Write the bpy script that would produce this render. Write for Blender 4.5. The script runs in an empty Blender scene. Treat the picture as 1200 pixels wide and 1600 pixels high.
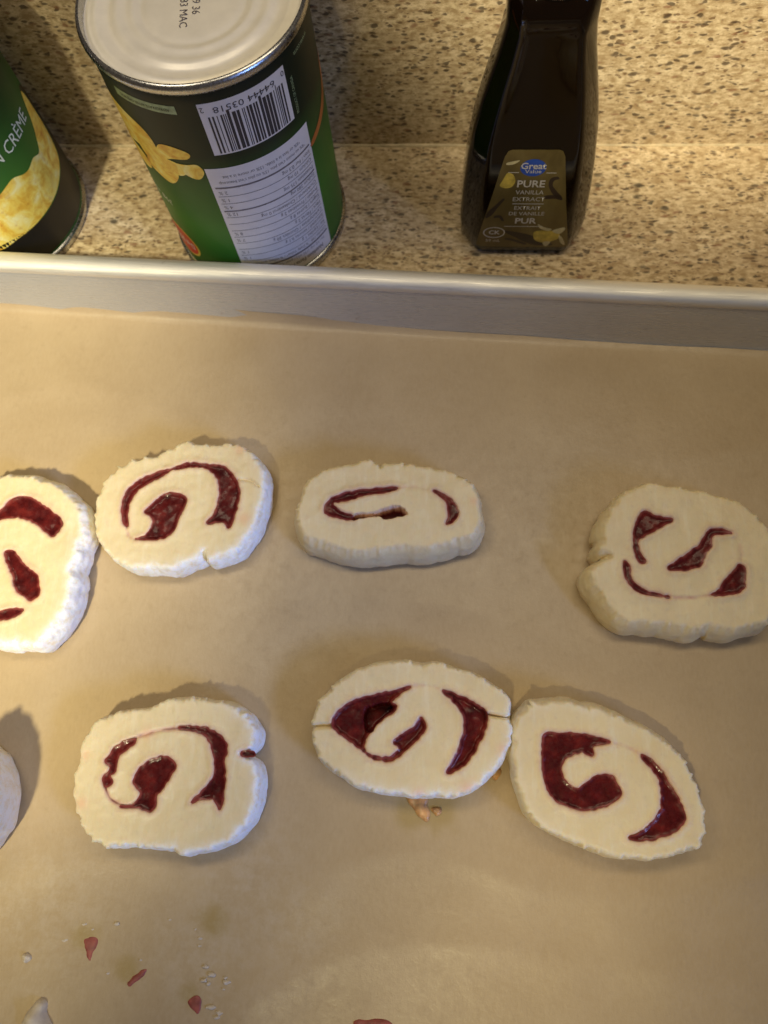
import bpy, bmesh, math, random
import numpy as np
from mathutils import Vector, Matrix
from mathutils.geometry import delaunay_2d_cdt
R = math.radians
MM = 0.001
scene = bpy.context.scene
COL = scene.collection

# ------------------------------------------------------------------ camera
TILT, ROLL, YAW = 0.3071, -0.2172, -0.2648
CAM = np.array([0.0, -273.16, 299.94])          # millimetres above the counter; wall is y = 0
FPX = 1215.9                                     # focal length in photo pixels (1200 wide)
cf = np.array([math.sin(TILT)*math.sin(YAW), math.sin(TILT)*math.cos(YAW), -math.cos(TILT)])
_r = np.array([math.cos(YAW), -math.sin(YAW), 0.0]); _u = np.cross(_r, cf)
cr = math.cos(ROLL)*_r + math.sin(ROLL)*_u
cu = -math.sin(ROLL)*_r + math.cos(ROLL)*_u
cam = bpy.data.cameras.new('camera'); camo = bpy.data.objects.new('camera', cam); COL.objects.link(camo)
cam.sensor_fit = 'HORIZONTAL'; cam.sensor_width = 36.0; cam.lens = 36.0*FPX/1200
cam.clip_start = 0.005; cam.clip_end = 50
M = Matrix(((cr[0], cu[0], -cf[0], CAM[0]*MM), (cr[1], cu[1], -cf[1], CAM[1]*MM), (cr[2], cu[2], -cf[2], CAM[2]*MM), (0, 0, 0, 1)))
camo.matrix_world = M
cam.dof.use_dof = True; cam.dof.focus_distance = 0.272; cam.dof.aperture_fstop = 15.0
scene.camera = camo

# ------------------------------------------------------------------ world, exposure, lamps
scene.view_settings.view_transform = 'Standard'; scene.view_settings.look = 'None'
scene.view_settings.exposure = 0.0; scene.view_settings.gamma = 1.0
w = bpy.data.worlds.new('World'); scene.world = w; w.use_nodes = True
bg = w.node_tree.nodes['Background']; bg.inputs[0].default_value = (1.0, 0.80, 0.60, 1); bg.inputs[1].default_value = 0.072

def lamp(name, kind, loc, aim, power, col, long_axis=None, ratio=1.0, **kw):
    l = bpy.data.lights.new(name, kind); l.energy = power; l.color = col
    for k, v in kw.items(): setattr(l, k, v)
    o = bpy.data.objects.new(name, l); COL.objects.link(o)
    o.location = loc
    o.rotation_euler = (Vector(aim) - Vector(loc)).to_track_quat('-Z', 'Y').to_euler()
    if long_axis:                                    # oval cone, stretched to shape the lit patch
        zz = (Vector(loc)-Vector(aim)).normalized(); yy = Vector(long_axis); yy = (yy-zz*yy.dot(zz)).normalized(); xx = yy.cross(zz)
        o.rotation_euler = Matrix((xx, yy, zz)).transposed().to_euler(); o.scale = (1, ratio, 1)
    return o
WARM = (1.0, 0.80, 0.46)
# front-left key light, split into added spots whose cones shape the lit patches
lamp('key_patch_spot', 'SPOT', (-0.36, -0.98, 1.24), (-0.228, -0.130, 0), 114.0, (1.0, .90, .56), long_axis=(.28, -.95, 0), ratio=1.95, spot_size=R(9.9), spot_blend=0.55, shadow_soft_size=0.06)
lamp('key_patch_spot', 'SPOT', (-0.20, -0.95, 1.24), (0.036, -0.327, 0), 40.0, (1.0, .86, .48), spot_size=R(7.2), spot_blend=0.65, shadow_soft_size=0.06)
lamp('key_patch_spot', 'SPOT', (-0.10, -0.95, 1.30), (0.09, 0.0, 0.195), 190.0, (1.0, .88, .58), spot_size=R(12.0), spot_blend=0.6, shadow_soft_size=0.035)
# lights under the wall cabinet
lamp('cabinet_light', 'AREA', (-0.21, -0.11, 0.46), (-0.21, -0.13, 0), 0.46, (1.0, .87, .62), shape='RECTANGLE', size=0.16, size_y=0.08)
lamp('cabinet_light', 'AREA', (0.10, -0.07, 0.44), (0.10, -0.12, 0), 0.53, (1.0, .85, .57), shape='RECTANGLE', size=0.34, size_y=0.08)
# cool light low from the right, source unseen; cone narrowed to the left slices
lamp('cool_side_spot', 'SPOT', (0.56, -0.62, 0.43), (-0.13, -0.19, 0.0), 28.0, (.28, .45, 1.0), long_axis=(-.25, 1, 0), ratio=2.2, spot_size=R(12.6), spot_blend=0.85, shadow_soft_size=0.11)
# small unseen blue lamp, added to put a glint on the can's seam
lamp('blue_glint_lamp', 'POINT', (0.35, -0.36, 0.26), (0, 0, 0), 0.32, (.04, .34, 1.0), shadow_soft_size=0.018)

# ------------------------------------------------------------------ helpers
def unproj(q, z):
    q = np.asarray(q, float).reshape(-1, 2)
    d = cf + np.outer((q[:, 0]-600)/FPX, cr) - np.outer((q[:, 1]-800)/FPX, cu)
    t = (z-CAM[2])/d[:, 2]
    return (CAM + d*t[:, None])[:, :2]

def link(o, parent=None):
    COL.objects.link(o)
    if parent: o.parent = parent
    return o
def tag(o, label=None, cat=None, group=None, kind=None):
    if label: o['label'] = label
    if cat: o['category'] = cat
    if group: o['group'] = group
    if kind: o['kind'] = kind
    return o
def empty(name, loc):
    o = bpy.data.objects.new(name, None); o.location = Vector(loc)*MM; o.empty_display_size = 0.01
    return link(o)
def mesh_obj(name, v, f, mat, parent=None, smooth=True, attrs=None, merge=False):
    """v in millimetres"""
    me = bpy.data.meshes.new(name)
    me.from_pydata([tuple(c*MM for c in p) for p in v], [], [tuple(int(i) for i in q) for q in f])
    if attrs:
        for k, a in attrs.items():
            at = me.attributes.new(k, 'FLOAT', 'POINT'); at.data.foreach_set('value', np.asarray(a, np.float32))
    if merge:
        bm = bmesh.new(); bm.from_mesh(me); bmesh.ops.remove_doubles(bm, verts=bm.verts, dist=1e-6)
        bmesh.ops.recalc_face_normals(bm, faces=bm.faces); bm.to_mesh(me); bm.free()
    if smooth: me.polygons.foreach_set('use_smooth', [True]*len(me.polygons))
    mats = mat if isinstance(mat, (list, tuple)) else [mat]
    for m in mats: me.materials.append(m)
    me.update()
    return link(bpy.data.objects.new(name, me), parent)

class Geo:
    def __init__(s): s.v = []; s.f = []
    def add(s, v, f):
        b = len(s.v); s.v += [tuple(p) for p in v]; s.f += [tuple(i+b for i in q) for q in f]; return s
    def box(s, x0, x1, y0, y1, z0, z1):
        return s.add([(x0,y0,z0),(x1,y0,z0),(x1,y1,z0),(x0,y1,z0),(x0,y0,z1),(x1,y0,z1),(x1,y1,z1),(x0,y1,z1)],
                     [(0,3,2,1),(4,5,6,7),(0,1,5,4),(1,2,6,5),(2,3,7,6),(3,0,4,7)])
def lathe(prof, n=96, ax=(0, 0)):
    v = []; f = []
    for (r, z) in prof:
        for k in range(n):
            a = 2*math.pi*k/n; v.append((ax[0]+r*math.cos(a), ax[1]+r*math.sin(a), z))
    for i in range(len(prof)-1):
        for k in range(n):
            k2 = (k+1) % n; f.append((i*n+k, i*n+k2, (i+1)*n+k2, (i+1)*n+k))
    return v, f
def loft(loops, cap0=True, cap1=True):
    n = len(loops[0]); v = [p for l in loops for p in l]; f = []
    for i in range(len(loops)-1):
        for k in range(n):
            k2 = (k+1) % n; f.append((i*n+k, i*n+k2, (i+1)*n+k2, (i+1)*n+k))
    if cap0: f.append(tuple(range(n-1, -1, -1)))
    if cap1: f.append(tuple(range((len(loops)-1)*n, len(loops)*n)))
    return v, f

def vnoise(x, y, s, seed):
    """smooth value noise in [-1,1] for arrays"""
    x = np.asarray(x, float)/s; y = np.asarray(y, float)/s
    xi = np.floor(x).astype(np.int64); yi = np.floor(y).astype(np.int64); fx = x-xi; fy = y-yi
    fx = fx*fx*(3-2*fx); fy = fy*fy*(3-2*fy)
    def h(a, b):
        n = (a*374761393 + b*668265263 + seed*974634777) & 0xffffffff
        n = ((n ^ (n >> 13))*1274126177) & 0xffffffff
        return ((n ^ (n >> 16)) & 0xffff)/32767.5-1
    return (h(xi, yi)*(1-fx)+h(xi+1, yi)*fx)*(1-fy)+(h(xi, yi+1)*(1-fx)+h(xi+1, yi+1)*fx)*fy
def sstep(a, b, x):
    t = np.clip((np.asarray(x)-a)/(b-a), 0, 1); return t*t*(3-2*t)
def spline(p, step, closed=True):
    p = np.asarray(p, float); n = len(p); out = []
    rng = range(n if closed else n-1)
    for i in rng:
        if closed: a, b, c, d = p[i-1], p[i], p[(i+1) % n], p[(i+2) % n]
        else: a, b, c, d = p[max(i-1,0)], p[i], p[i+1], p[min(i+2,n-1)]
        m = max(1, int(round(np.linalg.norm(c-b)/step)))
        for k in range(m):
            t = k/m
            out.append(0.5*((2*b)+(c-a)*t+(2*a-5*b+4*c-d)*t*t+(3*b-a-3*c+d)*t**3))
    if not closed: out.append(p[-1])
    return np.array(out)
def pdist(P, poly, closed=True):
    """distance of points to polyline"""
    a = np.asarray(poly); b = np.roll(a, -1, 0)
    if not closed: a, b = a[:-1], a[1:]
    ab = b-a; L = (ab**2).sum(1)+1e-12
    best = np.full(len(P), 1e9)
    for i in range(len(a)):
        t = np.clip(((P-a[i])@ab[i])/L[i], 0, 1)
        d = P-(a[i]+t[:, None]*ab[i]); best = np.minimum(best, (d**2).sum(1))
    return np.sqrt(best)
def inside(P, poly):
    x, y = P[:, 0], P[:, 1]; r = np.zeros(len(P), bool); n = len(poly)
    for i in range(n):
        x1, y1 = poly[i]; x2, y2 = poly[(i+1) % n]
        if y1 == y2: continue
        c = ((y1 > y) != (y2 > y)) & (x < (x2-x1)*(y-y1)/(y2-y1)+x1); r ^= c
    return r
def area2(p): return float(np.sum(p[:, 0]*np.roll(p[:, 1], -1)-np.roll(p[:, 0], -1)*p[:, 1]))
def ccw(p): return p if area2(p) > 0 else p[::-1].copy()
def jag(poly, amp, s, seed):
    n = np.roll(poly, -1, 0)-np.roll(poly, 1, 0); n = np.stack([n[:, 1], -n[:, 0]], 1)
    n /= np.linalg.norm(n, axis=1)[:, None]+1e-9
    return poly+n*(amp*vnoise(poly[:, 0], poly[:, 1], s, seed))[:, None]
def fill(poly, spacing, seed=0, extra=None, margin=0.45, cons=()):
    """triangulated interior of a closed polygon with interior points: (verts2d, faces)"""
    poly = ccw(np.asarray(poly, float)); rs = np.random.RandomState(seed)
    lo, hi = poly.min(0), poly.max(0)
    X, Y = np.meshgrid(np.arange(lo[0], hi[0], spacing), np.arange(lo[1], hi[1], spacing))
    P = np.stack([X.ravel(), Y.ravel()], 1); P = P+rs.uniform(-.25, .25, P.shape)*spacing
    if extra is not None and len(extra): P = np.vstack([P, extra])
    if len(P):
        P = P[inside(P, poly)]
    if len(P): P = P[pdist(P, poly) > margin*spacing]
    A = np.vstack([poly, P]) if len(P) else poly
    E = []
    for q in cons:
        if inside(q, poly).all() and pdist(q, poly).min() > .05:
            b0 = len(A); A = np.vstack([A, q]); E += [(b0+k, b0+(k+1) % len(q)) for k in range(len(q))]
    r = delaunay_2d_cdt([Vector(p) for p in A], E, [list(range(len(poly)))], 1, 1e-6)
    V = np.array([tuple(p) for p in r[0]]); F = []
    for t in r[2]:
        t = list(t); q = V[t]
        F.append(t if area2(q) > 0 else t[::-1])
    return V, F

# ------------------------------------------------------------------ materials
class NT:
    def __init__(s, name):
        s.m = bpy.data.materials.new(name); s.m.use_nodes = True; s.t = s.m.node_tree; s.n = s.t.nodes
        s.b = s.n['Principled BSDF']
    def node(s, typ, **kw):
        n = s.n.new(typ)
        for k, v in kw.items():
            if k.startswith('_'): setattr(n, k[1:], v)
            else: n.inputs[k.replace('__', ' ')].default_value = v
        return n
    def l(s, a, b): s.t.links.new(a, b)
    def coord(s, scale=(1, 1, 1), rot=(0, 0, 0), out='Object'):
        t = s.n.new('ShaderNodeTexCoord'); m = s.n.new('ShaderNodeMapping'); m.inputs['Scale'].default_value = scale; m.inputs['Rotation'].default_value = rot
        s.l(t.outputs[out], m.inputs[0]); return m.outputs[0]
    def noise(s, vec, scale, detail=4, rough=.55, dist=0):
        n = s.node('ShaderNodeTexNoise', Scale=scale, Detail=detail, Roughness=rough, Distortion=dist); s.l(vec, n.inputs['Vector']); return n.outputs['Fac']
    def ramp(s, fac, stops, interp='LINEAR'):
        n = s.n.new('ShaderNodeValToRGB'); e = n.color_ramp; e.interpolation = interp
        while len(e.elements) < len(stops): e.elements.new(.5)
        for i, (p, c) in enumerate(stops):
            e.elements[i].position = p; e.elements[i].color = (*c, 1) if len(c) == 3 else c
        s.l(fac, n.inputs[0]); return n.outputs[0]
    def grey(s, fac, a, b, va=0, vb=1): return s.ramp(fac, [(a, (va,)*3), (b, (vb,)*3)])
    def mix(s, fac, a, b, blend='MIX'):
        n = s.n.new('ShaderNodeMix'); n.data_type = 'RGBA'; n.blend_type = blend
        for sock, v in ((n.inputs[0], fac), (n.inputs[6], a), (n.inputs[7], b)):
            if isinstance(v, (int, float)): sock.default_value = v
            elif isinstance(v, tuple): sock.default_value = (*v, 1) if len(v) == 3 else v
            else: s.l(v, sock)
        return n.outputs[2]
    def math(s, op, a, b=0.0):
        n = s.n.new('ShaderNodeMath'); n.operation = op
        for i, v in enumerate((a, b)):
            if isinstance(v, (int, float)): n.inputs[i].default_value = v
            else: s.l(v, n.inputs[i])
        return n.outputs[0]
    def attr(s, name): 
        n = s.n.new('ShaderNodeAttribute'); n.attribute_name = name; return n.outputs['Fac']
    def bump(s, h, strength=.3, dist=.0005):
        n = s.node('ShaderNodeBump', Strength=strength, Distance=dist); s.l(h, n.inputs['Height']); s.l(n.outputs[0], s.b.inputs['Normal'])
    def set(s, **kw):
        for k, v in kw.items():
            sock = s.b.inputs[k.replace('__', ' ')]
            if isinstance(v, tuple): sock.default_value = (*v, 1) if len(v) == 3 and sock.type == 'RGBA' else v
            elif isinstance(v, (int, float)): sock.default_value = v
            else: s.l(v, sock)
        return s

def mat_simple(name, col, rough=.5, metallic=0, var=.12, scale=150, **kw):
    m = NT(name); n = m.noise(m.coord(), scale)
    c = m.ramp(n, [(.3, tuple(x*(1-var) for x in col)), (.7, tuple(min(1, x*(1+var)) for x in col))])
    m.set(Base__Color=c, Roughness=rough, Metallic=metallic, **kw)
    return m.m

def mat_granite():
    m = NT('granite'); v = m.coord((.50, 1, .95)); 
    n1 = m.noise(v, 70, 6, .65); n2 = m.noise(v, 430, 5, .7)
    c = m.ramp(n1, [(.30, (.56, .435, .28)), (.5, (.68, .55, .37)), (.70, (.78, .65, .46))])
    c = m.mix(m.grey(n2, .40, .60, .0, .85), c, (.31, .21, .105))
    c = m.mix(m.grey(m.noise(v, 420, 3, .6), .58, .68, 0, .8), c, (.70, .58, .38))
    c = m.mix(m.grey(m.noise(v, 190, 4, .65), .50, .68, 0, .55), c, (.34, .235, .13))
    def specks(scale, keep, size, col, amt):
        vo = m.node('ShaderNodeTexVoronoi', Scale=scale, Randomness=1.0)
        off = m.n.new('ShaderNodeVectorMath'); off.operation = 'MULTIPLY_ADD'
        nz = m.node('ShaderNodeTexNoise', Scale=300.0, Detail=2.0); m.l(v, nz.inputs['Vector'])
        m.l(nz.outputs['Color'], off.inputs[0]); off.inputs[1].default_value = (.0026, .0026, .0026); m.l(v, off.inputs[2])
        m.l(off.outputs[0], vo.inputs['Vector'])
        sep = m.n.new('ShaderNodeSeparateColor'); m.l(vo.outputs['Color'], sep.inputs[0])
        sel = m.math('GREATER_THAN', sep.outputs[0], keep)
        sz = m.math('MULTIPLY', sep.outputs[1], size)
        d = m.math('SUBTRACT', sz, vo.outputs['Distance'])
        k = m.math('MULTIPLY', sel, m.grey(d, 0.0, .26))
        return m.math('MULTIPLY', k, amt)
    c = m.mix(specks(900, .36, .68, 0, .8), c, (.15, .09, .05))
    c = m.mix(specks(620, .58, .68, 0, .8), c, (.055, .036, .026))
    c = m.mix(specks(330, .86, .50, 0, .8), c, (.03, .028, .026))
    c = m.mix(specks(480, .86, .6, 0, .7), c, (.22, .10, .055))
    m.set(Base__Color=c, Roughness=.33, Specular__IOR__Level=.4); m.bump(n2, .08, .0004)
    return m.m

def mat_parchment():
    m = NT('parchment_paper'); v = m.coord()
    f = m.noise(m.coord((1, .35, 1), (0, 0, .5)), 900, 4, .7); n = m.noise(v, 22, 6, .6); n3 = m.noise(v, 260, 5, .7)
    c = m.ramp(n, [(.3, (.410, .297, .168)), (.7, (.478, .358, .212))])
    c = m.mix(m.grey(f, .35, .7, 0, .28), c, (.54, .42, .265))
    c = m.mix(m.grey(n3, .55, .72, 0, .3), c, (.35, .25, .135))
    c = m.mix(m.math('MULTIPLY', m.attr('grease'), .75), c, (.36, .25, .085))
    g = m.math('MULTIPLY', m.attr('flour'), m.grey(m.noise(v, 200, 6, .75), .42, .62))
    c = m.mix(m.math('MULTIPLY', g, .14), c, (.74, .70, .64))
    m.set(Base__Color=c, Roughness=m.grey(n3, .3, .7, .30, .48), Specular__IOR__Level=.5)
    h = m.math('ADD', m.math('MULTIPLY', f, .35), m.math('ADD', n3, m.math('MULTIPLY', n, 2.0)))
    m.bump(h, .22, .0006)
    return m.m

def mat_dough():
    m = NT('raw_dough'); v = m.coord()
    n = m.noise(v, 70, 5, .6); n2 = m.noise(v, 420, 5, .65); n3 = m.noise(m.coord((1, 1, .4)), 1300, 4, .7)
    c = m.ramp(n, [(.3, (.745, .60, .350)), (.7, (.81, .675, .415))])
    c = m.mix(m.grey(n2, .52, .72, 0, .5), c, (.69, .57, .37))
    n5 = m.noise(m.coord((1, .16, 1), (0, 0, .35)), 520, 4, .65); c = m.mix(m.grey(n5, .5, .72, 0, .35), c, (.86, .79, .60))
    c = m.mix(m.grey(m.noise(v, 150, 5, .7), .58, .74, 0, .45), c, (.72, .54, .33))
    fl = m.attr('flour'); fm = m.math('MULTIPLY', fl, m.grey(m.noise(v, 330, 6, .75), .28, .55))
    c = m.mix(fm, c, (.88, .87, .86))
    c = m.mix(m.math('MULTIPLY', m.attr('blush'), .35), c, (.80, .34, .20))
    st = m.attr('stain')
    c = m.mix(m.grey(m.math('ADD', st, m.math('MULTIPLY', m.math('SUBTRACT', n2, .5), .5)), .08, .55, 0, .55), c, (.58, .27, .24))
    c = m.mix(m.grey(st, .58, .95), c, (.17, .022, .022))
    m.set(Base__Color=c, Roughness=m.grey(fm, 0, 1, .42, .9), Subsurface__Weight=.22, Subsurface__Radius=(1.0, .6, .3), Subsurface__Scale=.0025)
    h = m.math('ADD', m.math('MULTIPLY', n2, 1.0), m.math('MULTIPLY', n3, m.math('ADD', m.math('MULTIPLY', fm, .8), .25)))
    m.bump(m.math('ADD', h, m.math('MULTIPLY', n5, .5)), .24, .0007)
    return m.m
def mat_jam():
    m = NT('berry_jam'); v = m.coord(); n = m.noise(v, 190, 4, .55); n2 = m.noise(v, 700, 3, .6)
    c = m.ramp(n, [(.32, (.042, .004, .005)), (.55, (.095, .009, .009)), (.75, (.18, .018, .014))])
    c = m.mix(m.attr('edge'), (.27, .062, .052), c)
    m.set(Base__Color=c, Roughness=m.grey(n2, .35, .65, .20, .38), Subsurface__Weight=.10, Subsurface__Radius=(1, .15, .1), Subsurface__Scale=.001, Specular__IOR__Level=.12, Coat__Weight=.08, Coat__Roughness=.06)
    m.bump(m.math('ADD', n, m.math('MULTIPLY', n2, .16)), .2, .0009)
    return m.m
def mat_metal(name, col, rough, streak=(1, 40, 40), var=.15, metal=1.0, wear=0.0):
    m = NT(name); n = m.noise(m.coord(streak), 30, 5, .6); n2 = m.noise(m.coord(), 35, 5, .6)
    c = m.mix(m.grey(n2, .35, .7, 0, .5), col, tuple(x*(1-var) for x in col))
    if wear:
        sc = m.noise(m.coord((6, 90, 90), (.1, 0, .12)), 12, 3, .7); c = m.mix(m.grey(sc, .66, .74, 0, wear), c, tuple(x*.45 for x in col))
        st_ = m.noise(m.coord(), 120, 5, .7); c = m.mix(m.grey(st_, .66, .76, 0, wear), c, (.22, .15, .08))
    m.set(Base__Color=c, Metallic=metal, Roughness=m.grey(n, .3, .7, rough*.75, rough*1.3))
    m.bump(n, .08 if wear else .05, .0003)
    return m.m
def mat_label_green():
    m = NT('green_can_label'); t = m.n.new('ShaderNodeTexCoord'); s = m.n.new('ShaderNodeSeparateXYZ'); m.l(t.outputs['Object'], s.inputs[0])
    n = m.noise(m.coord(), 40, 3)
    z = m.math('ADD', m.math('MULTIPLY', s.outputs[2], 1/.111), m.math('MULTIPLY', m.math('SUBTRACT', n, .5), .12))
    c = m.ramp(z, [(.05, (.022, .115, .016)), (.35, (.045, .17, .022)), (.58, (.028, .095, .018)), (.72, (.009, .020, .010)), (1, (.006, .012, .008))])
    m.set(Base__Color=c, Roughness=.42, Specular__IOR__Level=.3)
    return m.m
def mat_corn():
    m = NT('printed_corn'); v = m.coord(); n = m.noise(v, 130, 4, .6, .6); n2 = m.noise(v, 300, 4)
    c = m.ramp(n, [(.28, (.60, .22, .02)), (.40, (.80, .48, .05)), (.52, (.92, .70, .12)), (.68, (.95, .86, .36))])
    c = m.mix(m.grey(n2, .55, .7, 0, .4), c, (.60, .28, .04))
    m.set(Base__Color=c, Roughness=.36)
    return m.m
def mat_bottle_label():
    m = NT('olive_gold_label'); n = m.noise(m.coord((1, 1, .5)), 60, 5, .6, .4)
    c = m.ramp(n, [(.3, (.070, .050, .012)), (.55, (.135, .100, .030)), (.75, (.20, .155, .055))])
    m.set(Base__Color=c, Roughness=.35, Metallic=.25); return m.m
GRANITE = mat_granite(); PARCH = mat_parchment(); DOUGH = mat_dough(); JAM = mat_jam()
ALU = mat_metal('brushed_aluminium', (.60, .60, .60), .30, (2, 60, 60), .15, .6, .6)
RIMALU = mat_metal('rolled_aluminium', (.80, .78, .74), .58, (2, 60, 60), .15, .8, .5)
LID = mat_simple('champagne_lacquered_tinplate', (.86, .80, .70), .36, .12, .05)
STEEL = mat_metal('bright_tinplate', (.50, .50, .52), .27, (30, 30, 30), .12)
GREEN = mat_label_green(); CORN = mat_corn()
WHITE = mat_simple('white_print', (.70, .68, .70), .4, var=.04)
BLACK = mat_simple('black_print', (.03, .028, .035), .45)
GREYINK = mat_simple('grey_print', (.16, .145, .16), .45, var=.3, scale=700)
PALEG = mat_simple('pale_green_print', (.30, .40, .22), .4, var=.25, scale=500)
PALEW = mat_simple('pale_white_print', (.62, .68, .60), .4)
ORANGE = mat_simple('orange_print', (.42, .13, .03), .4, var=.35, scale=90)
DKRED = mat_simple('dark_print_and_shade', (.012, .010, .006), .45)
RED = mat_simple('red_print', (.62, .03, .015), .4)
YELLOW = mat_simple('yellow_print', (.72, .52, .08), .4)
INK = mat_simple('date_ink', (.15, .13, .14), .5, var=.5, scale=900)
CAULK = mat_simple('caulk', (.50, .40, .25), .5, var=.3)
BLUE = mat_simple('blue_print', (.010, .060, .34), .35)
SILVER = mat_simple('silver_print', (.58, .56, .50), .3, .3)
BOTLAB = mat_bottle_label()
PETAL = mat_simple('yellow_petal_print', (.46, .34, .05), .4, var=.4, scale=300)
CREAMP = mat_simple('cream_petal_print', (.48, .42, .22), .4, var=.25, scale=300)
BEAN = mat_simple('vanilla_bean_print', (.025, .014, .008), .4)
BOTTLE = mat_simple('dark_brown_glass', (.006, .0026, .0010), .05, var=.2, scale=40, Transmission__Weight=.6, IOR=1.46, Specular__IOR__Level=.25)
CAP = mat_simple('glossy_black_cap', (.02, .02, .022), .15)
CHROME = mat_metal('silver_collar', (.8, .8, .82), .14, (30, 30, 30), .05)
BUTTER = mat_simple('buttery_dough_ooze', (.50, .27, .11), .40, var=.5, scale=260, Subsurface__Weight=.2, Subsurface__Radius=(1, .5, .2), Subsurface__Scale=.002)
REDBIT = mat_simple('red_jam_bit', (.30, .075, .060), .5, var=.35, scale=300, Subsurface__Weight=.2, Subsurface__Radius=(1, .2, .2), Subsurface__Scale=.002)
FLOURM = mat_simple('flour_crumb', (.60, .52, .42), .8, var=.08, scale=400)

# ------------------------------------------------------------------ setting: counter, backsplash
g = Geo(); g.box(-900, 900, -640, 20, -30, 0)
tag(mesh_obj('countertop', g.v, g.f, GRANITE, smooth=False), kind='structure')
g = Geo(); g.box(-900, 900, 0, 20, 0.2, 112)
tag(mesh_obj('backsplash_wall', g.v, g.f, GRANITE, smooth=False), kind='structure')
# thin bead of caulk in the joint
xs = np.arange(-900, 900.1, 4.0); v = []; f = []
for i, x in enumerate(xs):
    rr = .85+.35*float(vnoise(x, 0, 14, 3))
    for k in range(5):
        a = math.pi/2*k/4; v.append((x, -rr*math.cos(a)*1.0-.02, .02+rr*math.sin(a)))
for i in range(len(xs)-1):
    for k in range(4): f.append((i*5+k, i*5+k+1, (i+1)*5+k+1, (i+1)*5+k))
tag(mesh_obj('caulk_joint', v, f, CAULK), kind='structure')

# ------------------------------------------------------------------ baking tray
PAN_ROT = R(-2.4); PC = (-29.0, -83.4)             # a point on the outer back rim and the tray's turn
def pan_pt(x, y): c, s = math.cos(PAN_ROT), math.sin(PAN_ROT); return (c*x-s*y, s*x+c*y)
tray = empty('baking_tray', (PC[0], PC[1], 0)); tray.rotation_euler.z = PAN_ROT
tag(tray, 'aluminium baking tray with a rolled rim holding the brown paper and rolls', 'baking tray')
PX0, PX1, PYD = -232.0, 225.0, 330.0                # local extents: x range, depth (toward -y)
def rrect(ins, r, n=10):
    x0, x1, y0, y1 = PX0+ins, PX1-ins, -PYD+ins, -ins
    r = max(r-ins, 3); p = []
    for cx, cy, a0 in ((x1-r, y1-r, 0), (x0+r, y1-r, 90), (x0+r, y0+r, 180), (x1-r, y0+r, 270)):
        for k in range(n+1):
            a = R(a0+90*k/n); p.append((cx+r*math.cos(a), cy+r*math.sin(a)))
    return p
def ring(ins, z): return [(x, y, z) for x, y in rrect(ins, 22)]
prof_wall = [(20, .9), (17.6, .95), (16.3, 1.5), (15.4, 2.8), (14.6, 5.5), (11.0, 14), (9.2, 19.4), (8.6, 20.6)]
v, f = loft([ring(*p) for p in prof_wall], True, False)
n_in = len(prof_wall)
g = Geo(); g.add(v, f)
prof_out = [(7.4, 19.4), (9.9, 13.5), (13.6, 5), (15.0, 1.2), (16.6, .3), (20, .25)]
v, f = loft([ring(*p) for p in prof_out], False, True); f = [q[::-1] for q in f]; g.add(v, f)
mesh_obj('pan_body', g.v, g.f, ALU, tray)
bead = []
for k in range(17):
    a = R(200-k*20.5); bead.append((3.4-3.3*math.cos(a+0)*-1, 22.6+3.0*math.sin(a)))
v, f = loft([ring(4.6-4.6*math.cos(R(195-k*21)), 21.5+3.6*math.sin(R(195-k*21))) for k in range(17)], False, False)
mesh_obj('rolled_rim', v, f, RIMALU, tray)

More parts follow.
